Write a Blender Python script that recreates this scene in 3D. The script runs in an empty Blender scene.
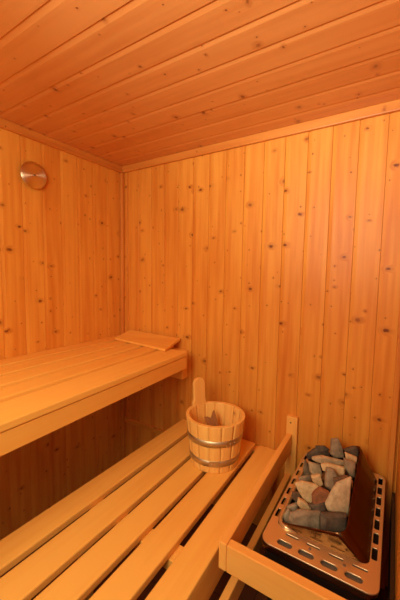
import bpy, bmesh, math, random
from mathutils import Vector, Matrix, noise
C = bpy.context.scene.collection
PI = math.pi

WALL_L, WALL_D = (230, 164, 66), (206, 122, 38)
CEIL_L, CEIL_D = (216, 152, 82), (194, 118, 52)
TRIM_L, TRIM_D = (216, 146, 62), (192, 110, 40)
BEN_L, BEN_D = (248, 196, 94), (236, 167, 68)
BUC_L, BUC_D = (250, 206, 112), (238, 174, 84)
KEY_P, KEY_C = 20, (1, .86, .64)
UP_P, UP_C = 3.4, (1, .97, .9)
WORLD_C, WORLD_P = (1, .9, .8, 1), .3
EXPO = 0.19

# ------------------------------------------------------------------ materials
def new_mat(name):
    m = bpy.data.materials.new(name); m.use_nodes = True
    nt = m.node_tree; nt.nodes.clear()
    out = nt.nodes.new('ShaderNodeOutputMaterial'); b = nt.nodes.new('ShaderNodeBsdfPrincipled')
    nt.links.new(b.outputs[0], out.inputs[0])
    return m, nt, b

def srgb(r, g, b):
    f = lambda c: (c/255/12.92) if c/255 <= .04045 else ((c/255+.055)/1.055)**2.4
    return (f(r), f(g), f(b), 1)

def wood(name, light, dark, knot=(98, 28, 0), rough=.45, knots=1.0, var=.25, spec=.4, grain=.55, knot_scale=9.0):
    """pine: attribute 'wc' = (metres along the grain, metres across, board number)"""
    m, nt, b = new_mat(name); N = nt.nodes.new; L = nt.links.new
    at = N('ShaderNodeAttribute'); at.attribute_name = 'wc'
    sep = N('ShaderNodeSeparateXYZ'); L(at.outputs['Vector'], sep.inputs[0])
    # board-random number
    wn = N('ShaderNodeTexWhiteNoise'); wn.noise_dimensions = '1D'
    fl = N('ShaderNodeMath'); fl.operation = 'FLOOR'; L(sep.outputs[2], fl.inputs[0])
    L(fl.outputs[0], wn.inputs['W'])
    offs = N('ShaderNodeVectorMath'); offs.operation = 'MULTIPLY_ADD'
    L(wn.outputs['Color'], offs.inputs[0]); offs.inputs[1].default_value = (13, 17, 0); L(at.outputs['Vector'], offs.inputs[2])
    # knots: layer 1 = small pins, layer 2 = sparse larger knots with smeared outline
    wn2 = N('ShaderNodeTexNoise'); wn2.inputs['Scale'].default_value = 55; wn2.inputs['Detail'].default_value = 3; L(offs.outputs[0], wn2.inputs['Vector'])
    def math_(op, a, b_, c=None, clamp=False):
        n = N('ShaderNodeMath'); n.operation = op; n.use_clamp = clamp
        for i, s in enumerate((a, b_, c)):
            if s is None: continue
            if isinstance(s, (int, float)): n.inputs[i].default_value = s
            else: L(s, n.inputs[i])
        return n.outputs[0]
    def knot_layer(scale, stretch, share, r0, r1, wobble, halo_to):
        wob = N('ShaderNodeVectorMath'); wob.operation = 'MULTIPLY_ADD'; wob.inputs[1].default_value = (wobble, wobble, 0)
        L(wn2.outputs['Color'], wob.inputs[0]); L(offs.outputs[0], wob.inputs[2])
        ro = N('ShaderNodeMapping'); ro.inputs['Rotation'].default_value = (0, 0, .5); ro.inputs['Scale'].default_value = stretch; L(wob.outputs[0], ro.inputs[0])
        vo = N('ShaderNodeTexVoronoi'); vo.voronoi_dimensions = '2D'; vo.inputs['Scale'].default_value = scale; L(ro.outputs[0], vo.inputs['Vector'])
        vc = N('ShaderNodeSeparateColor'); L(vo.outputs['Color'], vc.inputs[0])
        has = math_('GREATER_THAN', vc.outputs[0], 1-share)
        rad = N('ShaderNodeMapRange'); L(vc.outputs[1], rad.inputs[0]); rad.inputs[3].default_value = r0; rad.inputs[4].default_value = r1
        kd = math_('DIVIDE', vo.outputs['Distance'], rad.outputs[0])
        out = []
        for lo, hi in ((.45, 1.1), (.7, halo_to)):
            kr = N('ShaderNodeMapRange'); kr.interpolation_type = 'SMOOTHSTEP'; L(kd, kr.inputs[0])
            kr.inputs[1].default_value = lo; kr.inputs[2].default_value = hi; kr.inputs[3].default_value = 1; kr.inputs[4].default_value = 0
            out.append(math_('MULTIPLY', kr.outputs[0], has))
        out.append(vc.outputs[2]); return out
    k1_, h1_, _ = knot_layer(knot_scale, (1.2, 1.2, 1), .62*knots, .018, .042, .004, 3.5)
    k2_, h2_, t2 = knot_layer(5.2, (1.25, .85, 1), (.9*knots), .020, .055, .014, 3.2)
    k2s = math_('MULTIPLY', k2_, math_('MULTIPLY_ADD', t2, .6, .4))
    class _O:   # small adapter so the code below can read .outputs[0]
        def __init__(s, o): s.outputs = [o]
    km = _O(math_('MAXIMUM', k1_, k2s)); hm = _O(math_('MAXIMUM', math_('MULTIPLY', h1_, .5), h2_))
    # grain: lines along the board that bend round the knots
    st = N('ShaderNodeVectorMath'); st.operation = 'MULTIPLY'; st.inputs[1].default_value = (1.3, 26, 1)
    L(offs.outputs[0], st.inputs[0])
    bend = N('ShaderNodeVectorMath'); bend.operation = 'ADD'
    cb = N('ShaderNodeCombineXYZ'); hb = N('ShaderNodeMath'); hb.operation = 'MULTIPLY'; L(hm.outputs[0], hb.inputs[0]); hb.inputs[1].default_value = .9
    L(hb.outputs[0], cb.inputs[1]); L(st.outputs[0], bend.inputs[0]); L(cb.outputs[0], bend.inputs[1])
    n1 = N('ShaderNodeTexNoise'); n1.inputs['Scale'].default_value = 1.6; n1.inputs['Detail'].default_value = 3; L(bend.outputs[0], n1.inputs['Vector'])
    st2 = N('ShaderNodeVectorMath'); st2.operation = 'MULTIPLY'; st2.inputs[1].default_value = (2.6, 12, 1); L(offs.outputs[0], st2.inputs[0])
    n2 = N('ShaderNodeTexNoise'); n2.inputs['Scale'].default_value = 1.0; n2.inputs['Detail'].default_value = 2; L(st2.outputs[0], n2.inputs['Vector'])
    g1 = N('ShaderNodeMapRange'); L(n1.outputs['Fac'], g1.inputs[0]); g1.inputs[1].default_value = .38; g1.inputs[2].default_value = .66
    mx = N('ShaderNodeMix'); mx.data_type = 'RGBA'; mx.inputs[6].default_value = srgb(*light); mx.inputs[7].default_value = srgb(*dark)
    gm = N('ShaderNodeMath'); gm.operation = 'MULTIPLY'; L(g1.outputs[0], gm.inputs[0]); gm.inputs[1].default_value = grain
    add = N('ShaderNodeMath'); add.operation = 'MULTIPLY_ADD'; L(n2.outputs['Fac'], add.inputs[0]); add.inputs[1].default_value = .9; L(gm.outputs[0], add.inputs[2])
    rv = N('ShaderNodeMath'); rv.operation = 'MULTIPLY_ADD'; L(wn.outputs['Value'], rv.inputs[0]); rv.inputs[1].default_value = var; L(add.outputs[0], rv.inputs[2])
    sb = N('ShaderNodeMath'); sb.operation = 'SUBTRACT'; sb.use_clamp = True; L(rv.outputs[0], sb.inputs[0]); sb.inputs[1].default_value = .38+var*.5
    L(sb.outputs[0], mx.inputs[0])
    h1 = N('ShaderNodeMix'); h1.data_type = 'RGBA'; L(mx.outputs[2], h1.inputs[6]); h1.inputs[7].default_value = srgb(*[int(a*.5+c*.5) for a, c in zip(dark, knot)])
    hh = N('ShaderNodeMath'); hh.operation = 'MULTIPLY'; L(hm.outputs[0], hh.inputs[0]); hh.inputs[1].default_value = .32; L(hh.outputs[0], h1.inputs[0])
    k1 = N('ShaderNodeMix'); k1.data_type = 'RGBA'; L(h1.outputs[2], k1.inputs[6]); k1.inputs[7].default_value = srgb(*knot)
    kk = N('ShaderNodeMath'); kk.operation = 'MULTIPLY'; L(km.outputs[0], kk.inputs[0]); kk.inputs[1].default_value = .85; L(kk.outputs[0], k1.inputs[0])
    L(k1.outputs[2], b.inputs['Base Color'])
    b.inputs['Roughness'].default_value = rough; b.inputs['Specular IOR Level'].default_value = spec
    bp = N('ShaderNodeBump'); bp.inputs['Strength'].default_value = .25; bp.inputs['Distance'].default_value = .0015
    hadd = N('ShaderNodeMath'); hadd.operation = 'MULTIPLY_ADD'; L(hm.outputs[0], hadd.inputs[0]); hadd.inputs[1].default_value = .8; L(n1.outputs['Fac'], hadd.inputs[2])
    L(hadd.outputs[0], bp.inputs['Height']); L(bp.outputs[0], b.inputs['Normal'])
    return m

def metal(name, col, rough, aniso=0, scratch=0.0, metallic=1.0, tint=None):
    m, nt, b = new_mat(name); N = nt.nodes.new; L = nt.links.new
    b.inputs['Base Color'].default_value = srgb(*col); b.inputs['Metallic'].default_value = metallic
    b.inputs['Roughness'].default_value = rough
    tc = N('ShaderNodeTexCoord'); no = N('ShaderNodeTexNoise'); no.inputs['Scale'].default_value = 14; no.inputs['Detail'].default_value = 4
    L(tc.outputs['Object'], no.inputs['Vector'])
    mr = N('ShaderNodeMapRange'); L(no.outputs['Fac'], mr.inputs[0]); mr.inputs[3].default_value = max(.03, rough-.08-scratch); mr.inputs[4].default_value = rough+.08+scratch
    L(mr.outputs[0], b.inputs['Roughness'])
    if tint:
        mx = N('ShaderNodeMix'); mx.data_type = 'RGBA'; mx.inputs[6].default_value = srgb(*col); mx.inputs[7].default_value = srgb(*tint)
        L(no.outputs['Fac'], mx.inputs[0]); L(mx.outputs[2], b.inputs['Base Color'])
    if aniso:
        b.inputs['Anisotropic'].default_value = aniso
        tg = N('ShaderNodeTangent'); tg.direction_type = 'RADIAL'; tg.axis = 'Z'; b.inputs['Anisotropic Rotation'].default_value = .25; L(tg.outputs[0], b.inputs['Tangent'])
    return m

def stone(name, c1, c2, seed=0, rough=.85):
    m, nt, b = new_mat(name); N = nt.nodes.new; L = nt.links.new
    tc = N('ShaderNodeTexCoord'); mp = N('ShaderNodeMapping'); mp.inputs['Location'].default_value = (seed*3.1, seed, 0)
    L(tc.outputs['Object'], mp.inputs[0])
    n = N('ShaderNodeTexNoise'); n.inputs['Scale'].default_value = 38; n.inputs['Detail'].default_value = 6; n.inputs['Roughness'].default_value = .65; L(mp.outputs[0], n.inputs['Vector'])
    r = N('ShaderNodeMapRange'); L(n.outputs['Fac'], r.inputs[0]); r.inputs[1].default_value = .35; r.inputs[2].default_value = .65
    mx = N('ShaderNodeMix'); mx.data_type = 'RGBA'; mx.inputs[6].default_value = srgb(*c1); mx.inputs[7].default_value = srgb(*c2)
    L(r.outputs[0], mx.inputs[0]); L(mx.outputs[2], b.inputs['Base Color']); b.inputs['Roughness'].default_value = rough
    bp = N('ShaderNodeBump'); bp.inputs['Strength'].default_value = .6; bp.inputs['Distance'].default_value = .003
    L(n.outputs['Fac'], bp.inputs['Height']); L(bp.outputs[0], b.inputs['Normal'])
    return m

def plain(name, col, rough=.6, metallic=0, spec=.3):
    m, nt, b = new_mat(name); b.inputs['Base Color'].default_value = srgb(*col); b.inputs['Roughness'].default_value = rough
    b.inputs['Metallic'].default_value = metallic; b.inputs['Specular IOR Level'].default_value = spec
    N = nt.nodes.new; tc = N('ShaderNodeTexCoord'); n = N('ShaderNodeTexNoise'); n.inputs['Scale'].default_value = 30
    nt.links.new(tc.outputs['Object'], n.inputs['Vector'])
    bp = N('ShaderNodeBump'); bp.inputs['Strength'].default_value = .15; bp.inputs['Distance'].default_value = .001
    nt.links.new(n.outputs['Fac'], bp.inputs['Height']); nt.links.new(bp.outputs[0], b.inputs['Normal'])
    return m

def tiles(name):
    m, nt, b = new_mat(name); N = nt.nodes.new; L = nt.links.new
    tc = N('ShaderNodeTexCoord'); br = N('ShaderNodeTexBrick'); br.offset = 0; br.inputs['Scale'].default_value = 5
    br.inputs['Brick Width'].default_value = .5; br.inputs['Row Height'].default_value = .5; br.inputs['Mortar Size'].default_value = .01
    br.inputs['Color1'].default_value = srgb(120, 78, 52); br.inputs['Color2'].default_value = srgb(110, 70, 46); br.inputs['Mortar'].default_value = srgb(70, 50, 38)
    L(tc.outputs['Object'], br.inputs['Vector']); L(br.outputs['Color'], b.inputs['Base Color']); b.inputs['Roughness'].default_value = .5
    return m

M = dict(
    wall=wood('pine_panelling', WALL_L, WALL_D, rough=.45, knots=1.0, var=.35, spec=.28),
    ceil=wood('varnished_ceiling_pine', CEIL_L, CEIL_D, rough=.36, knots=.7, var=.3, spec=.7, grain=.35),
    trim=wood('pine_trim', TRIM_L, TRIM_D, rough=.4, knots=.5),
    bench=wood('pale_bench_wood', BEN_L, BEN_D, rough=.5, knots=0.02, var=.35, spec=.3, grain=.3),
    guard=wood('guard_rail_wood', (246, 192, 96), (232, 160, 70), rough=.5, knots=.25, var=.2, spec=.3, grain=.3),
    bucket=wood('bucket_pine', BUC_L, BUC_D, rough=.4, knots=.12, var=.25, spec=.4, grain=.4),
    ladle=wood('dark_ladle_wood', (160, 104, 30), (120, 74, 18), rough=.5, knots=0.01),
    steel=metal('brushed_stainless_steel', (228, 210, 166), .34, metallic=.85),
    hood=metal('reflection_brown_steel', (116, 82, 52), .2, tint=(88, 60, 38)),  # base colour browned to stand in for dark reflections in the hood
    hoop=metal('galvanised_hoop_steel', (228, 216, 176), .5, scratch=.1, tint=(180, 168, 128)),
    disc=metal('turned_steel', (225, 208, 172), .36, aniso=.95),
    black=plain('black_heater_enamel', (26, 22, 20), .5),
    grey=metal('grey_shield_steel', (105, 98, 90), .5),
    slotin=plain('dull_grey_inner_sheet', (128, 116, 98), .55, .3),
    floor=tiles('brown_floor_tiles'),
    glass=None,
)

# ------------------------------------------------------------------ mesh helpers
BOARD = [0]
def next_board():
    BOARD[0] += 1; return BOARD[0]

def link(name, bm, mat, parent=None, loc=None, smooth=False):
    me = bpy.data.meshes.new(name); bm.normal_update(); bm.to_mesh(me); bm.free()
    me.materials.append(mat)
    if smooth:
        for p in me.polygons: p.use_smooth = True
    o = bpy.data.objects.new(name, me); C.objects.link(o)
    if parent: o.parent = parent
    if loc: o.location = loc
    return o

def wc_layer(bm):
    return bm.verts.layers.float_vector.get('wc') or bm.verts.layers.float_vector.new('wc')

def box(bm, x0, x1, y0, y1, z0, z1, along='y', bev=.003, rot=None, seg=2):
    """a board: a bevelled box whose grain runs along the given axis"""
    n0 = set(bm.verts); lay = wc_layer(bm); bid = next_board()
    t = bmesh.new()
    bmesh.ops.create_cube(t, size=1)
    bmesh.ops.scale(t, vec=(x1-x0, y1-y0, z1-z0), verts=t.verts)
    if bev: bmesh.ops.bevel(t, geom=t.edges[:], offset=bev, segments=seg, affect='EDGES', profile=.5)
    bmesh.ops.translate(t, vec=((x0+x1)/2, (y0+y1)/2, (z0+z1)/2), verts=t.verts)
    me = bpy.data.meshes.new('t'); t.to_mesh(me); t.free(); bm.from_mesh(me); bpy.data.meshes.remove(me)
    ax = 'xyz'.index(along); others = [i for i in range(3) if i != ax]
    sizes = [x1-x0, y1-y0, z1-z0]; others.sort(key=lambda i: -sizes[i])
    for v in bm.verts:
        if v in n0: continue
        v[lay] = (v.co[ax], v.co[others[0]]+v.co[others[1]]*.7, bid+.5)
        if rot: v.co = rot @ v.co
    return bm

def panel(name, origin, along, across, normal, length, width, mat, pitch=.0985, phase=0.0, parent=None, back=.03, depth=.0026, chamfer=.015):
    """tongue-and-groove boards; profile modelled, each board separate in the mesh. phase = position of one seam"""
    bm = bmesh.new(); lay = wc_layer(bm)
    A, W, Nn, O = Vector(along), Vector(across), Vector(normal), Vector(origin)
    dd = depth
    prof = [(0, -.0060), (.0003, -dd), (chamfer, 0), (pitch-.0018, 0), (pitch-.0004, -.0012), (pitch-.0003, -.0060)]
    k = math.floor((0-phase)/pitch)-1
    while phase+k*pitch < width:
        s = phase+k*pitch; bid = next_board(); rows = []
        pts = []
        for t, d in prof:
            w = min(max(s+t, 0), width); pts.append((w, d))
        if pts[-1][0]-pts[0][0] > 1e-4:
            for w, d in pts:
                r = []
                for a in (0, length):
                    v = bm.verts.new(O+A*a+W*w+Nn*d); v[lay] = (a, w, bid+.5); r.append(v)
                rows.append(r)
            for p, q in zip(rows, rows[1:]):
                if (p[0].co-q[0].co).length < 1e-6: continue
                bm.faces.new((p[0], p[1], q[1], q[0]))
        k += 1
    # solid backing
    bid = next_board()
    c = [O+A*a+W*w+Nn*d for a in (0, length) for w in (0, width) for d in (-.0095, -.0095-back)]
    vs = [bm.verts.new(p) for p in c]
    for v in vs: v[lay] = (0, 0, bid+.5)
    for f in ((0, 1, 3, 2), (4, 6, 7, 5), (0, 4, 5, 1), (2, 3, 7, 6), (0, 2, 6, 4), (1, 5, 7, 3)): bm.faces.new([vs[i] for i in f])
    bmesh.ops.recalc_face_normals(bm, faces=bm.faces[-6:])
    o = link(name, bm, mat, parent)
    # orient profile faces toward the room
    for p in o.data.polygons[:-6]:
        if p.normal.dot(Nn) < -1e-4: p.flip()
    o['kind'] = 'structure'
    return o

def empty(name, loc, label, cat, group=None):
    o = bpy.data.objects.new(name, None); C.objects.link(o); o.location = loc; o.empty_display_size = .1
    o['label'] = label; o['category'] = cat
    if group: o['group'] = group
    return o

def adopt(parent, *kids):
    """parent keeps world positions of children (built in room coordinates)"""
    for k in kids:
        k.parent = parent; k.location = -Vector(parent.location)
# ------------------------------------------------------------------ the room (metres; floor z = 0, lens height 1.27)
EYE = 1.27
XL, XR, YB, YF, ZC = -1.48, .045, 1.407, -.62, 1.92
panel('wall_back', (XL, YB, 0), (0, 0, 1), (1, 0, 0), (0, -1, 0), ZC, XR-XL+.03, M['wall'], phase=(-.0590-XL) % .0985)
panel('wall_left', (XL, YF, 0), (0, 0, 1), (0, 1, 0), (1, 0, 0), ZC, YB-YF+.01, M['wall'], phase=(.788-YF) % .0985)
panel('ceiling', (XL-.02, YF-.03, ZC), (1, 0, 0), (0, 1, 0), (0, 0, -1), XR-XL+.05, YB-YF+.05, M['ceil'], phase=(1.098-YF+.03) % .1035, pitch=.1035, depth=.0028, chamfer=.0195)
panel('wall_front', (XL, YF, 0), (0, 0, 1), (1, 0, 0), (0, 1, 0), ZC, XR-XL+.03, M['wall'])
# right wall with the doorway the photographer stands in
DY0, DY1, DZ = -.52, .52, 1.90
panel('wall_right', (XR, DY1, 0), (0, 0, 1), (0, 1, 0), (-1, 0, 0), ZC, YB-DY1+.01, M['wall'])
panel('wall_right', (XR, YF-.01, 0), (0, 0, 1), (0, 1, 0), (-1, 0, 0), ZC, DY0-YF+.01, M['wall'])
bm = bmesh.new()
box(bm, XR-.006, XR+.09, DY1-.002, DY1+.02, 0, DZ, 'z'); box(bm, XR-.006, XR+.09, DY0-.02, DY0+.002, 0, DZ, 'z')
o = link('door_1', bm, M['trim']); o['kind'] = 'structure'
bm = bmesh.new(); box(bm, -2.2, 1.6, -1.6, 2.0, -.05, 0, 'x', bev=0); o = link('floor', bm, M['floor']); o['kind'] = 'structure'

def structure(name, *boxes, mat='trim', bev=.004):
    bm = bmesh.new()
    for b in boxes: box(bm, *b, bev=bev)
    o = link(name, bm, M[mat]); o['kind'] = 'structure'; return o
structure('trim_1', (XL+.016, XR, YB-.016, YB+.001, ZC-.038, ZC+.001, 'x'))       # crown strips
structure('trim_2', (XL-.001, XL+.016, YF, YB, ZC-.038, ZC+.001, 'y'))
structure('trim_3', (XL-.001, XL+.022, YB-.022, YB+.001, .0, ZC-.038, 'z'), bev=.008)
structure('trim_4', (.014, .034, YB-.020, YB+.001, .0, ZC-.038, 'z'))

# ------------------------------------------------------------------ upper bench
def shear(y0, s):     # the boards are not quite parallel to the wall
    m = Matrix.Identity(4); m[0][1] = -s; m[0][3] = s*y0; return m
ub = empty('upper_bench', (-1.16, .40, .78), 'upper sauna bench of pale slats with a wide front fascia, fixed along the left wall', 'bench')
ZU = EYE-.397
kids = []
for i, (a, b, e) in enumerate(((-1.478, -1.389, 1.400), (-1.360, -1.266, 1.385), (-1.237, -1.143, 1.385), (-1.114, -1.023, 1.385), (-.994, -.852, 1.280))):
    bm = bmesh.new(); box(bm, a, b, -.60, e, ZU-.024, ZU, 'y', bev=.004, rot=shear(.55, (0, .01, .02, .03, .042)[i])); kids.append(link('slat', bm, M['bench']))
bm = bmesh.new(); box(bm, -.876, -.855, -.60, 1.280, EYE-.486, ZU-.0265, 'y', bev=.003, rot=shear(.55, .042)); kids.append(link('fascia', bm, M['bench']))
for y0, y1, xe in ((1.10, 1.16, -.905), (.2, .26, -.868), (-.5, -.44, -.838)):
    bm = bmesh.new(); box(bm, -1.47, xe, y0, y1, ZU-.075, ZU-.0245, 'x'); kids.append(link('bearer', bm, M['bench']))
bm = bmesh.new(); box(bm, -1.455, -.962, 1.35, YB-.002, EYE-.583, ZU-.0265, 'x', bev=.006); kids.append(link('bearer', bm, M['bench']))
adopt(ub, *kids)

# headrest: a thin wedge board lying in the far corner of the upper bench
def hexa(name, pts, mat, bev=.004, parent=None):
    bm = bmesh.new(); lay = wc_layer(bm); vs = [bm.verts.new(p) for p in pts]
    for f in ((3, 2, 1, 0), (4, 5, 6, 7), (0, 1, 5, 4), (1, 2, 6, 5), (2, 3, 7, 6), (3, 0, 4, 7)): bm.faces.new([vs[i] for i in f])
    bmesh.ops.recalc_face_normals(bm, faces=bm.faces[:])
    bmesh.ops.bevel(bm, geom=bm.edges[:], offset=bev, segments=2, affect='EDGES', profile=.5)
    bid = next_board()
    for v in bm.verts: v[lay] = (v.co.x, v.co.y+v.co.z*.7, bid+.5)
    return link(name, bm, mat, parent)
hr = empty('headrest', (-1.18, 1.31, ZU), 'low wooden wedge headrest lying at the far corner end of the upper bench', 'headrest')
nl, nr, fr, fl = Vector((-1.385, 1.250, ZU+.001)), Vector((-.968, 1.205, ZU+.001)), Vector((-1.004, 1.384, ZU+.001)), Vector((-1.392, 1.384, ZU+.001))
h = hexa('top_board', [nl, nr, fr+Vector((0, 0, .018)), fl+Vector((0, 0, .024)), nl+Vector((0, 0, .012)), nr+Vector((0, 0, .014)), fr+Vector((0, 0, .036)), fl+Vector((0, 0, .042))], M['bench'])
h2 = hexa('rear_support', [Vector(p) for p in ((-1.37, 1.345, ZU), (-1.03, 1.345, ZU), (-1.03, 1.372, ZU), (-1.37, 1.372, ZU), (-1.37, 1.345, ZU+.018), (-1.03, 1.345, ZU+.013), (-1.03, 1.372, ZU+.017), (-1.37, 1.372, ZU+.021))], M['bench'], bev=.001)
adopt(hr, h, h2)

# ------------------------------------------------------------------ lower bench
ZL = EYE-.82
lb = empty('lower_bench', (-.69, .40, .0), 'lower sauna bench of five spaced pale slats, carrying the bucket', 'bench')
kids = []
for i, (a, b) in enumerate(((-.977, -.877), (-.852, -.748), (-.727, -.634), (-.612, -.522), (-.494, -.402))):
    bm = bmesh.new(); box(bm, a, b, -.60, 1.385-abs(a+.9)*.03, ZL-.026, ZL, 'y', bev=.0045, rot=shear(.65, (0, .004, .01, .018, .030)[i])); kids.append(link('slat', bm, M['bench']))
for y0, y1 in ((.675, .735), (-.35, -.29)):
    bm = bmesh.new(); box(bm, -.97, -.428 if y0 > 0 else -.398, y0, y1, ZL-.066, ZL-.0265, 'x'); kids.append(link('bearer', bm, M['bench']))
bm = bmesh.new(); box(bm, -.97, -.446, 1.355, YB-.002, ZL-.066, ZL-.0265, 'x'); kids.append(link('bearer', bm, M['bench']))
bm = bmesh.new(); box(bm, -.424, -.404, -.60, 1.35, ZL-.125, ZL-.0265, 'y', rot=shear(.65, .03)); kids.append(link('fascia', bm, M['bench']))
for x in (-.95, -.45):
    for y in (.705, -.32):
        bm = bmesh.new(); box(bm, x-.02, x+.02, y-.02, y+.02, 0, ZL-.0665, 'z'); kids.append(link('leg', bm, M['bench']))
adopt(lb, *kids)
bm = bmesh.new(); box(bm, XL+.024, -.985, YB-.014, YB, EYE-.975, EYE-.945, 'x')
o = link('wall_batten', bm, M['wall']); o['label'] = 'narrow horizontal batten on the back wall in the shade under the upper bench'; o['category'] = 'batten'

# ------------------------------------------------------------------ ventilation disc on the left wall
vv = empty('air_vent', (XL, .838, EYE+.447), 'round brushed metal air vent disc high on the left wall', 'air vent')
def lathe(name, prof, mat, n=48, smooth=True):
    bm = bmesh.new(); rings = []
    for r, z in prof:
        if r < 1e-6: rings.append([bm.verts.new((0, 0, z))])
        else: rings.append([bm.verts.new((r*math.cos(2*PI*i/n), r*math.sin(2*PI*i/n), z)) for i in range(n)])
    for a, b in zip(rings, rings[1:]):
        for i in range(n):
            j = (i+1) % n
            if len(a) == 1: bm.faces.new((a[0], b[i], b[j]))
            elif len(b) == 1: bm.faces.new((a[i], a[j], b[0]))
            else: bm.faces.new((a[i], a[j], b[j], b[i]))
    bmesh.ops.recalc_face_normals(bm, faces=bm.faces[:])
    return link(name, bm, mat, smooth=smooth)
RY = Matrix.Rotation(PI/2, 4, 'Y')
d = lathe('disc', [(0, .013), (.055, .013), (.055, .0145), (.061, .0155), (.0615, .0175), (.060, .019), (.045, .0205), (.0, .0225)], M['disc'])
# concentric turned rings
d2 = lathe('centre_screw', [(.0, .022), (.004, .0222), (.004, .0242), (.0, .0248)], M['slotin'], 16)
d3 = lathe('collar', [(.0, .0), (.05, .0), (.05, .013), (.0, .013)], M['black'])
for k in (d, d2, d3): k.parent = vv; k.rotation_euler = (0, PI/2, 0)

# ------------------------------------------------------------------ bucket
BX, BY, RB, RT, HB = -.639, 1.150, .1055, .130, .210
bu = empty('sauna_bucket', (BX, BY, ZL), 'round pine stave bucket with two metal hoops standing on the lower bench', 'bucket')
NS = 15
for s in range(NS):
    bm = bmesh.new(); lay = wc_layer(bm); bid = next_board()
    a0, a1 = 2*PI*s/NS, 2*PI*(s+1)/NS; g = .0004
    def ringpt(a, z, inner):
        r = RB+(RT-RB)*z/HB-(.015 if inner else 0); return Vector((r*math.cos(a), r*math.sin(a), z))
    n = 5
    mid = (a0+a1)/2
    tall = s == 6    # the stave that rises as handle
    grid = {}
    for inner in (0, 1):
        for i in range(n+1):
            a = a0+g+(a1-a0-2*g)*i/n
            for j, z in enumerate((0, .004, .07, .14, HB-.004, HB)):
                rr = 0.0003 if (j in (0, 5) or i in (0, n)) else 0
                p = ringpt(a, z, inner); q = Vector((p.x, p.y, 0)).normalized()
                p = p+q*(rr if inner else -rr)
                v = bm.verts.new(p); v[lay] = (z, a*.12, bid+.5); grid[inner, i, j] = v
    for i in range(n):
        for j in range(5):
            f = bm.faces.new([grid[0, i, j], grid[0, i+1, j], grid[0, i+1, j+1], grid[0, i, j+1]]); f.smooth = True
            f = bm.faces.new([grid[1, i, j+1], grid[1, i+1, j+1], grid[1, i+1, j], grid[1, i, j]]); f.smooth = True
        bm.faces.new([grid[0, i, 5], grid[0, i+1, 5], grid[1, i+1, 5], grid[1, i, 5]])
        bm.faces.new([grid[0, i+1, 0], grid[0, i, 0], grid[1, i, 0], grid[1, i+1, 0]])
    for j in range(5):
        bm.faces.new([grid[0, 0, j+1], grid[1, 0, j+1], grid[1, 0, j], grid[0, 0, j]])
        bm.faces.new([grid[0, n, j], grid[1, n, j], grid[1, n, j+1], grid[0, n, j+1]])
    bmesh.ops.recalc_face_normals(bm, faces=bm.faces[:])
    link('stave', bm, M['bucket'], bu)
# handle: tall stave with a rounded top and a hole
HA = math.radians(158)
cu = bpy.data.curves.new('c', 'CURVE'); cu.dimensions = '2D'; cu.fill_mode = 'BOTH'; cu.extrude = .0065; cu.bevel_depth = .0015; cu.bevel_resolution = 1
def spline(cu, pts):
    s = cu.splines.new('POLY'); s.points.add(len(pts)-1); s.use_cyclic_u = True
    for p, q in zip(s.points, pts): p.co = (q[0], q[1], 0, 1)
hw = .0285
out = [(-hw-.003, -.004), (hw+.010, -.004), (hw+.006, .012), (hw, .028)]+[(hw*math.cos(t), .094+hw*math.sin(t)) for t in [PI*i/14 for i in range(15)]]+[(-hw, .028), (-hw-.002, .012)]
spline(cu, out); spline(cu, [(-.002+.004*math.cos(t), .090-.004*math.sin(t)) for t in [2*PI*i/10 for i in range(10)]])
def curve_mesh(name, cu, mat, matrix, parent=None, along=1, flat=True):
    t = bpy.data.objects.new('t', cu); C.objects.link(t)
    dg = bpy.context.evaluated_depsgraph_get(); dg.update()
    me = bpy.data.meshes.new_from_object(t.evaluated_get(dg)); bpy.data.objects.remove(t)
    bm = bmesh.new(); bm.from_mesh(me); lay = wc_layer(bm); bid = next_board()
    for v in bm.verts: v[lay] = (v.co[along], v.co[1-along], bid+.5)
    bmesh.ops.remove_doubles(bm, verts=bm.verts[:], dist=1e-5)
    bm.transform(matrix)
    o = link(name, bm, mat, parent); return o
ra = RB+(RT-RB)*.95-.0075
mh = Matrix.Translation((ra*math.cos(HA)*1.0, ra*math.sin(HA), HB)) @ Matrix.Rotation(HA+PI/2, 4, 'Z') @ Matrix.Rotation(PI/2+.09, 4, 'X')
hd = curve_mesh('handle', cu, M['bucket'], mh, bu)
bm = bmesh.new(); lay = wc_layer(bm); bid = next_board(); 
ret = bmesh.ops.create_circle(bm, cap_ends=True, radius=RB-.010, segments=40); 
ext = bmesh.ops.extrude_face_region(bm, geom=bm.faces[:]); bmesh.ops.translate(bm, verts=[v for v in ext['geom'] if isinstance(v, bmesh.types.BMVert)], vec=(0, 0, .014))
bmesh.ops.translate(bm, verts=bm.verts, vec=(0, 0, .006)); bmesh.ops.recalc_face_normals(bm, faces=bm.faces[:])
for v in bm.verts: v[lay] = (v.co.x, v.co.y, bid+.5)
link('bottom', bm, M['bucket'], bu)
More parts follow.
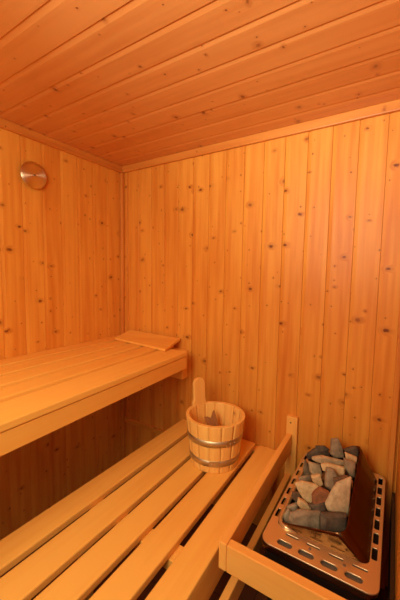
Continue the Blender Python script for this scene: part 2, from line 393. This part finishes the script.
for z0, z1 in ((.030, .058), (.118, .147)):
    r = lambda z: RB+(RT-RB)*z/HB
    hp = lathe('hoop', [(r(z0)-.0005, z0), (r(z0)+.0013, z0+.0005), (r(z1)+.0013, z1-.0005), (r(z1)-.0005, z1)], M['hoop'], 64); hp.parent = bu
    # the lapped and riveted joint
    bm = bmesh.new(); n = 6; zz = (z0+.001, z1-.001); rows = []
    for i in range(n+1):
        a = math.radians(-38+26*i/n) if z0 > .1 else math.radians(-72+22*i/n)
        rows.append([bm.verts.new(((r(z)+.0026)*math.cos(a), (r(z)+.0026)*math.sin(a), z)) for z in zz]+[bm.verts.new(((r(z)+.0008)*math.cos(a), (r(z)+.0008)*math.sin(a), z)) for z in zz])
    for p, q in zip(rows, rows[1:]):
        for i, j in ((0, 1), (1, 3), (3, 2), (2, 0)): bm.faces.new((p[i], q[i], q[j], p[j]))
    for p in (rows[0], rows[-1]): bm.faces.new((p[0], p[1], p[3], p[2]))
    bmesh.ops.recalc_face_normals(bm, faces=bm.faces[:])
    jt = link('hoop_joint', bm, M['hoop'], hp)
    for fa in (-30, -20) if z0 > .1 else (-66, -57):
        a = math.radians(fa); zc = (z0+z1)/2
        bm = bmesh.new(); bmesh.ops.create_uvsphere(bm, u_segments=10, v_segments=6, radius=.0032, matrix=Matrix.Translation(((r(zc)+.0026)*math.cos(a), (r(zc)+.0026)*math.sin(a), zc)))
        link('rivet', bm, M['hoop'], hp, smooth=True)

# ladle-end with a notched tip, leaning in the bucket
la = empty('ladle', (BX+.02, BY-.03, ZL+.021), 'dark wooden ladle with a notched end leaning inside the bucket', 'ladle')
cu = bpy.data.curves.new('c2', 'CURVE'); cu.dimensions = '2D'; cu.fill_mode = 'BOTH'; cu.extrude = .004; cu.bevel_depth = .001; cu.bevel_resolution = 1
spline(cu, [(-.015, 0), (.018, 0), (.022, .1), (.026, .188), (.016, .182), (.001, .160), (-.013, .172), (-.026, .176), (-.023, .1)])
BASE = Vector((.018, .044, .004)); TIP = Vector((-.072, .058, .172))
up = (TIP-BASE).normalized(); side = Vector((.84, .54, 0)); nrm = side.cross(up).normalized(); side = up.cross(nrm).normalized()
mm = Matrix((side.to_4d(), up.to_4d(), nrm.to_4d(), (0, 0, 0, 1))).transposed(); mm[3][:] = (0, 0, 0, 1); 
for i in range(3): mm[i][3] = BASE[i]
curve_mesh('blade', cu, M['ladle'], mm, la)

# ------------------------------------------------------------------ heater guard
gd = empty('heater_guard', (-.37, .72, .30), 'pale wooden guard rail boxed around the stone heater', 'guard rail')
kids = []
ZG0, ZG1 = EYE-.822, EYE-.741
def skew(y0, x0, x1, rise=0):     # shear in plan so the board's far end sits further left
    m = Matrix.Identity(4); m[0][1] = (x1-x0)/.66; m[0][3] = -(x1-x0)/.66*y0; m[2][1] = rise/.66; m[2][3] = -rise/.66*y0; return m
bm = bmesh.new(); box(bm, -.376, -.352, .711, 1.383, ZG0, ZG1, 'y', rot=skew(.711, 0, -.012, .014)); kids.append(link('side_rail', bm, M['guard']))
bm = bmesh.new(); box(bm, -.3515, XR-.001, .711, .738, ZG0, ZG1, 'x'); kids.append(link('front_rail', bm, M['guard']))
bm = bmesh.new(); box(bm, -.374, -.350, .52, 1.383, EYE-.99, EYE-.92, 'y', rot=skew(.711, 0, -.012)); kids.append(link('lower_rail', bm, M['guard']))
bm = bmesh.new(); box(bm, -.393, -.343, 1.384, YB, .0, EYE-.647, 'z'); post = link('post', bm, M['guard']); kids.append(post)
bm = bmesh.new(); bmesh.ops.create_cone(bm, cap_ends=True, segments=12, radius1=.003, radius2=.003, depth=.002, matrix=Matrix.Translation((-.373, 1.3835, EYE-.675)) @ Matrix.Rotation(PI/2, 4, 'X'))
kids.append(link('screw', bm, M['black']))
adopt(gd, *kids)

# ------------------------------------------------------------------ heater
ZR = EYE-.783
HX0, HX1, HY0, HY1 = -.297, .008, .822, 1.368
ht = empty('sauna_heater', (-.13, 1.10, .0), 'electric sauna heater with slotted steel rim and slanted hood, filled with stones', 'heater')
kids = []
def rrect(x0, x1, y0, y1, r, n=6):
    pts = []
    for cx, cy, a in ((x1-r, y1-r, 0), (x0+r, y1-r, PI/2), (x0+r, y0+r, PI), (x1-r, y0+r, 1.5*PI)):
        pts += [(cx+r*math.cos(a+PI/2*i/n), cy+r*math.sin(a+PI/2*i/n)) for i in range(n+1)]
    return pts
cu = bpy.data.curves.new('c3', 'CURVE'); cu.dimensions = '2D'; cu.fill_mode = 'BOTH'; cu.extrude = .0012; cu.bevel_depth = .0012; cu.bevel_resolution = 1
spline(cu, rrect(HX0, HX1, HY0, HY1, .028))
spline(cu, rrect(-.276, -.017, .904, 1.338, .020)[::-1])
for k in range(7):
    y = .955+.0615*k
    spline(cu, rrect(-.2925, -.2800, y-.0205, y+.0205, .0045, 3)[::-1])
    spline(cu, rrect(-.0155, .0005, y-.0235, y+.0235, .005, 3)[::-1])
for k in range(4):
    x = -.231+.0605*k
    spline(cu, rrect(x-.0225, x+.0225, .836, .857, .0095, 4)[::-1])
    spline(cu, rrect(x-.018+.010, x+.022+.010, .880, .888, .003, 3)[::-1])
kids.append(curve_mesh('rim', cu, M['steel'], Matrix.Translation((0, 0, ZR))))
# raised lip round the opening (left and front-left)
def ring_loft(name, rings, mat, closed=True, thick=None, smooth=True):
    bm = bmesh.new(); R = [[bm.verts.new(p) for p in r] for r in rings]; n = len(R[0])
    for a, b in zip(R, R[1:]):
        for i in range(n if closed else n-1):
            j = (i+1) % n; f = bm.faces.new((a[i], a[j], b[j], b[i])); f.smooth = smooth
    bmesh.ops.recalc_face_normals(bm, faces=bm.faces[:])
    o = link(name, bm, mat)
    if thick:
        md = o.modifiers.new('s', 'SOLIDIFY'); md.thickness = thick; md.offset = 0
    return o
# rim skirt
sk = [[(x, y, z) for x, y in rrect(HX0+i, HX1-i, HY0+i, HY1-i, .028)] for z, i in ((ZR, .0), (ZR-.004, -.0005), (ZR-.022, -.0005), (ZR-.024, .002))]
kids.append(ring_loft('rim_skirt', sk, M['hood']))
# body
bm = bmesh.new(); box(bm, HX0+.018, HX1-.012, HY0+.022, HY1-.015, .16, ZR-.060, 'z', bev=.01); kids.append(link('body', bm, M['black']))
bm = bmesh.new(); box(bm, HX0+.010, HX1-.008, HY0+.012, HY1-.010, ZR-.0595, ZR-.020, 'z', bev=.003)
kids.append(link('upper_casing', bm, M['black']))
for x in (HX0+.05, HX1-.045):
    for y in (HY0+.06, HY1-.06):
        bm = bmesh.new(); bmesh.ops.create_cone(bm, cap_ends=True, segments=16, radius1=.014, radius2=.012, depth=.16, matrix=Matrix.Translation((x, y, .08))); kids.append(link('leg', bm, M['black']))
# hood: sheet rising from the rim to the stone opening; its right side stands high, its left side lies at the rim
base = rrect(-.276, -.016, .903, 1.338, .020, 8)
top = rrect(-.276, -.078, .907, 1.312, .030, 8)
def ztop(x, y):
    s = max(0, min(1, (x+.280)/(.280-.078))); b = max(0, min(1, (y-.926)/.386)); zr = .061+.074*b
    return ZR+.006+(zr-.006)*s
rings = []
nr = 7
for k in range(nr+1):
    t = k/nr; row = []
    for (bx, by), (tx, ty) in zip(base, top):
        zt = ztop(tx, ty); q = t
        row.append((bx+(tx-bx)*q, by+(ty-by)*q, ZR-.003+(zt-ZR+.003)*t))
    rings.append(row)
inner = [[(x, y, ztop(x, y)+dz) for x, y in rrect(-.276+i, -.078-i, .907+i, 1.312-i, .030-i*.5, 8)] for i, dz in ((.0012, .0008), (.003, 0), (.004, -.004))]
kids.append(ring_loft('hood', rings+inner, M['hood']))
path = rrect(-.271, -.022, .903, 1.345, .034, 10)
path = [p for p in path if p[0] < -.200] 
path = [(-.205, 1.345)]+path+[(-.212, .903)]
bm = bmesh.new(); rows = []; npt = len(path)
for i, (x, y) in enumerate(path):
    p0, p1 = Vector(path[max(i-1, 0)]), Vector(path[min(i+1, npt-1)]); tv = (p1-p0).normalized(); nv = Vector((tv.y, -tv.x))
    fade = min(1, i/3+.3, (npt-1-i)/3+.3)
    rows.append([bm.verts.new((x+nv.x*.0068*fade*math.cos(t), y+nv.y*.0068*fade*math.cos(t), ZR+.0035+.0085*fade*math.sin(t))) for t in [2*PI*j/12 for j in range(12)]])
for p, q in zip(rows, rows[1:]):
    for j in range(12): bm.faces.new((p[j], p[(j+1) % 12], q[(j+1) % 12], q[j]))
bm.faces.new(rows[0][::-1]); bm.faces.new(rows[-1])
bmesh.ops.recalc_face_normals(bm, faces=bm.faces[:])
kids.append(link('opening_lip', bm, M['steel'], smooth=True))
bm = bmesh.new(); box(bm, HX0+.012, HX1-.012, .834, .900, ZR-.0105, ZR-.008, 'x', bev=0); kids.append(link('inner_sheet', bm, M['slotin']))
# stone basket walls below the opening
bk = [[(x, y, z) for x, y in rrect(-.270, -.084, .913, 1.306, .028)] for z in (ZR+.002, ZR-.0195)]
kids.append(ring_loft('basket', bk, M['black'], thick=.001))
for x, y in ((-.165, .869), (-.075, .869)):
    bm = bmesh.new(); bmesh.ops.create_cone(bm, cap_ends=True, segments=12, radius1=.0042, radius2=.003, depth=.003, matrix=Matrix.Translation((x, y, ZR+.0035))); kids.append(link('screw', bm, M['slotin']))
adopt(ht, *kids)
# shield plate beside the heater
bm = bmesh.new(); box(bm, XR-.012, XR-.001, .80, 1.385, .30, EYE-.846, 'z', bev=.001)
o = link('heat_shield', bm, M['grey']); o['label'] = 'narrow dark grey metal sheet between the heater and the right wall'; o['category'] = 'heat shield'

# ------------------------------------------------------------------ stones
SC = {
 'tan': ((228, 206, 152), (190, 162, 110)), 'grey': ((170, 155, 124), (120, 108, 84)), 'dark': ((106, 96, 78), (62, 55, 44)),
 'red': ((164, 112, 70), (126, 84, 52)), 'beige': ((212, 194, 150), (166, 148, 112)), 'brown': ((132, 106, 76), (94, 74, 54)),
}
SM = {k: stone('sauna_stone_'+k, *v, seed=i) for i, (k, v) in enumerate(SC.items())}
ROCKS = {
    'A': ((-0.163, 1.2764, 0.593), [(-152, 371), (114, 389), (256, 61), (291, -338), (-81, -383), (-241, -205), (-188, 105)]),
    'B': ((-0.1017, 1.2582, 0.6109), [(-378, 80), (133, 191), (235, 80), (218, -218), (-208, -133)]),
    'C': ((-0.1764, 1.1906, 0.5826), [(-625, 154), (-247, 196), (299, 70), (803, -72), (719, -182), (131, -173), (-457, -47), (-625, 54)]),
    'D': ((-0.2322, 1.2764, 0.5495), [(-432, -14), (-2, 234), (457, 197), (548, -105), (-139, -96), (-432, -215)]),
    'D2': ((-0.214, 1.285, 0.5719), [(-313, 91), (98, 110), (299, -55), (-84, -146)]),
    'E': ((-0.2709, 1.226, 0.494), [(-211, 316), (-3, 425), (268, 0), (313, -271), (-93, -334), (-274, -136)]),
    'F': ((-0.2168, 1.1672, 0.5432), [(-260, 326), (204, 199), (306, -223), (-49, -248), (-201, -54)]),
    'G': ((-0.1516, 1.138, 0.5867), [(-426, 158), (-162, 198), (436, 78), (396, -241), (117, -137), (-362, -57)]),
    'H': ((-0.2479, 1.1421, 0.5101), [(-201, 89), (221, 131), (280, -54), (-74, -138), (-226, -29)]),
    'I': ((-0.1933, 1.0907, 0.5558), [(-220, 157), (110, 213), (205, -118), (71, -213), (-165, -39)]),
    'J': ((-0.1516, 1.0921, 0.5813), [(-74, 345), (157, 268), (288, 22), (3, -425), (-205, -271), (-167, 60)]),
    'K': ((-0.2165, 1.0429, 0.5387), [(-414, 226), (-152, 303), (347, 203), (523, 57), (93, -404), (-114, -327), (-283, -58)]),
    'L': ((-0.1642, 0.9991, 0.5647), [(-283, 65), (26, 280), (292, 165), (307, -22), (-67, -266), (-276, -223)]),
    'M': ((-0.1063, 1.0152, 0.5765), [(-291, 228), (-79, 475), (365, 637), (443, 157), (330, -337), (203, -577), (-446, -386), (-524, -196)]),
    'N': ((-0.1078, 0.9547, 0.5378), [(-511, 301), (309, 227), (416, 66), (309, -243), (-524, -351)]),
    'O': ((-0.1979, 0.9407, 0.5058), [(-450, 274), (-135, 372), (537, 302), (537, -321), (355, -370), (-345, -321), (-499, 64)]),
    'P': ((-0.2139, 0.9874, 0.5238), [(-161, 227), (117, 81), (279, -132), (-29, -205), (-205, 29)]),
    'Q': ((-0.2559, 0.956, 0.4821), [(-176, 40), (44, 311), (147, 208), (110, -305), (-125, -254)]),
    'R_': ((-0.2523, 1.0514, 0.4955), [(-137, 177), (92, 153), (226, -99), (-11, -194), (-169, -36)]),
    'S': ((-0.0967, 1.1594, 0.5971), [(-240, 376), (249, 194), (249, -358), (-43, -248), (-216, 36)]),
    'T': ((-0.1182, 1.0967, 0.582), [(-280, 73), (207, 164), (420, 73), (-82, -132), (-264, -178)]),
    'U': ((-0.0791, 1.0965, 0.5818), [(-88, 168), (106, 93), (54, -205), (-73, -56)]),
    'V': ((-0.1676, 0.9819, 0.5416), [(-296, 51), (-68, 30), (230, 172), (273, -98), (-139, -155)]),
    'W': ((-0.1008, 1.2139, 0.6045), [(-237, 229), (233, 47), (192, -200), (-187, -76)]),
    'Y': ((-0.2475, 0.9908, 0.495), [(-223, 66), (137, 156), (182, -84), (-96, -137)]),
}
DESC = {
 'A': ('grey', 'upright pointed grey stone, topmost at the back of the heater'),
 'B': ('dark', 'dark stone in the back right corner of the heater opening'),
 'C': ('beige', 'long flat beige stone lying across the back of the heap'),
 'D': ('dark', 'dark grey stone in the back left corner of the heap'),
 'D2': ('dark', 'dark sliver of stone resting on the back left of the heap'),
 'E': ('grey', 'rounded grey stone against the left lip at the back of the heater'),
 'F': ('beige', 'small pale grey stone below the left end of the long flat stone'),
 'G': ('tan', 'light tan angular stone just in front of the long flat stone'),
 'H': ('grey', 'small flat grey stone just behind the big pale tan stone'),
 'I': ('tan', 'small tan wedge stone touching the far right corner of the big pale tan stone'),
 'J': ('grey', 'spire shaped grey brown stone in the middle of the heap'),
 'K': ('tan', 'big pale tan stone on the left side of the heap'),
 'L': ('red', 'reddish brown stone in the centre of the heap'),
 'M': ('beige', 'largest stone, a grey beige slab leaning on the right side of the opening'),
 'N': ('dark', 'dark speckled stone at the front right edge of the opening'),
 'O': ('grey', 'broad grey stone at the front left of the opening'),
 'P': ('tan', 'small tan stone between the big pale stone and the broad front grey stone'),
 'Q': ('grey', 'grey stone in the front left corner of the opening'),
 'R_': ('brown', 'small dark brown stone by the left lip under the big pale stone'),
 'S': ('grey', 'grey stone by the right edge below the dark corner stone'),
 'T': ('brown', 'brown grey stone just behind the largest slab'),
 'U': ('beige', 'tiny pale stone squeezed at the right edge beside the largest slab'),
 'V': ('dark', 'dark grey stone under the reddish brown stone'),
 'W': ('tan', 'tan stone between the upright stone and the right edge'),
 'Y': ('grey', 'small grey stone by the left lip in front of the dark brown one'),
}
RIGHT = Vector((.8438, .5364, .016)); UP = Vector((-.0587, .0626, .9963)); BACK = Vector((.5334, -.8416, .0843))
rng = random.Random(5)
def inside(p, c):   # stones stay within the walls of the basket
    q = p+c; return Vector((min(max(q.x, -.270), -.084), min(max(q.y, .911), 1.306), q.z))-c
def rock(pos, outline, mat, label, thick=None):
    xs = [p[0] for p in outline]; ys = [p[1] for p in outline]
    size = min(max(xs)-min(xs), max(ys)-min(ys))*1e-4
    th = thick or min(.04, max(.016, size*.8))
    bm = bmesh.new()
    cx, cy = sum(xs)/len(xs), sum(ys)/len(ys)
    tx, ty = rng.uniform(-.25, .25), rng.uniform(.05, .45)
    for (k, d) in ((.80, .22), (1.0, .02), (.97, -.18), (.6, -.6)):
        for x, y in outline:
            j = rng.uniform(.94, 1.06) if k < .9 else 1
            px, py = (cx+(x-cx)*k*j)*1e-4, (cy+(y-cy)*k*j)*1e-4
            p = RIGHT*px+UP*py+BACK*(th*d+(tx*px-ty*py)*(.6 if k < .9 else .35))
            p = inside(p, Vector(pos))
            bm.verts.new(p)
    bmesh.ops.convex_hull(bm, input=bm.verts[:])
    for v in [v for v in bm.verts if not v.link_faces]: bm.verts.remove(v)
    bmesh.ops.dissolve_limit(bm, angle_limit=.14, verts=bm.verts[:], edges=bm.edges[:])
    bmesh.ops.bevel(bm, geom=bm.edges[:], offset=min(.0018, size*.05), segments=1, affect='EDGES', profile=.5, clamp_overlap=True)
    bmesh.ops.triangulate(bm, faces=bm.faces[:])
    o = link('sauna_stone', bm, mat, loc=pos); o['label'] = label; o['category'] = 'stone'; o['group'] = 'stones heaped in the sauna heater'
    return o
for k, (pos, outline) in ROCKS.items():
    c, lab = DESC[k]
    rock(pos, outline, SM[c], lab)
# the stones wedged below, seen only as slivers between the others
keys = list(SM)
for iy in range(7):
    for ix in range(3):
        x = -.228+.052*ix+rng.uniform(-.006, .006); y = .968+.050*iy+rng.uniform(-.006, .006)
        s = max(0, min(1, (x+.262)/.17)); b = (y-.926)/.386
        z = ZR-.050+(.075+.055*b)*s*.80+.012
        bm = bmesh.new()
        for _ in range(16):
            v = Vector([rng.gauss(0, 1) for _ in range(3)]).normalized(); bm.verts.new(inside(Vector((v.x*.031, v.y*.030, v.z*.024)), Vector((x, y, z))))
        bmesh.ops.convex_hull(bm, input=bm.verts[:])
        for v in [v for v in bm.verts if not v.link_faces]: bm.verts.remove(v)
        bmesh.ops.bevel(bm, geom=bm.edges[:], offset=.0015, segments=1, affect='EDGES')
        o = link('sauna_stone', bm, SM[['grey', 'dark', 'beige', 'brown'][rng.randrange(4)]], loc=(x, y, z))
        o['label'] = 'small stone wedged deep in the heap, showing only as a sliver'; o['category'] = 'stone'; o['group'] = 'stones wedged deep in the heater'

# ------------------------------------------------------------------ unseen lamp added on the front wall to supply the light
LX, LY, LZ = -.46, YF+.075, EYE+.24
lm = empty('added_lamp', (LX, YF, LZ), 'round frosted lamp added out of view on the front wall to supply light', 'lamp')
b_ = lathe('base', [(.0, .0), (.09, .0), (.09, .02), (.0, .02)], M['trim']); b_.parent = lm; b_.rotation_euler = (-PI/2, 0, 0)
em, nt, bb = new_mat('added_lamp_glass'); bb.inputs['Base Color'].default_value = (1, .9, .75, 1); bb.inputs['Emission Color'].default_value = (1, .62, .28, 1); bb.inputs['Emission Strength'].default_value = 3  # glow for the globe of the added lamp
g_ = lathe('globe', [(.0, .07), (.04, .064), (.065, .045), (.075, .02), (.0, .02)], em); g_.parent = lm; g_.rotation_euler = (-PI/2, 0, 0)
def area(name, loc, target, size, power, col, spread=PI):
    l = bpy.data.lights.new(name, 'AREA'); l.shape = 'DISK'; l.size = size; l.energy = power; l.color = col; l.spread = spread
    o = bpy.data.objects.new(name, l); C.objects.link(o); o.location = loc
    o.rotation_euler = (Vector(target)-Vector(loc)).to_track_quat('-Z', 'Y').to_euler(); return o
area('added_key_light', (LX, LY, LZ), (-.95, 1.2, EYE-.60), .85, KEY_P, KEY_C)  # broad soft key light, added out of view
area('added_bounce_flash', (LX+.1, LY+.02, LZ+.06), (-.28, .40, ZC), .22, UP_P, UP_C, 1.15)  # added spot imitating a flash bounced off the ceiling
w = bpy.data.worlds.new('world'); bpy.context.scene.world = w; w.use_nodes = True
w.node_tree.nodes['Background'].inputs[0].default_value = WORLD_C; w.node_tree.nodes['Background'].inputs[1].default_value = WORLD_P

# ------------------------------------------------------------------ camera
cd = bpy.data.cameras.new('camera'); cam = bpy.data.objects.new('camera', cd); C.objects.link(cam)
cd.sensor_fit = 'VERTICAL'; cd.sensor_height = 36; cd.lens = 309.113/600*36; cd.clip_start = .01
Rm = Matrix(((0.8438211519760971, -0.05867059134394131, 0.5334075601161695), (0.5363866480000118, 0.0626238218477171, -0.8416457810649899), (0.01597583566027587, 0.9963112057226586, 0.0843134273198417)))
cam.matrix_world = Matrix.Translation((0, 0, EYE)) @ Rm.to_4x4()
sc = bpy.context.scene; sc.camera = cam
sc.view_settings.view_transform = 'Standard'; sc.view_settings.look = 'None'; sc.view_settings.gamma = 1; sc.view_settings.exposure = EXPO
sc.view_settings.use_curve_mapping = False
sc.cycles.max_bounces = 10; sc.cycles.diffuse_bounces = 6; sc.cycles.use_denoising = True
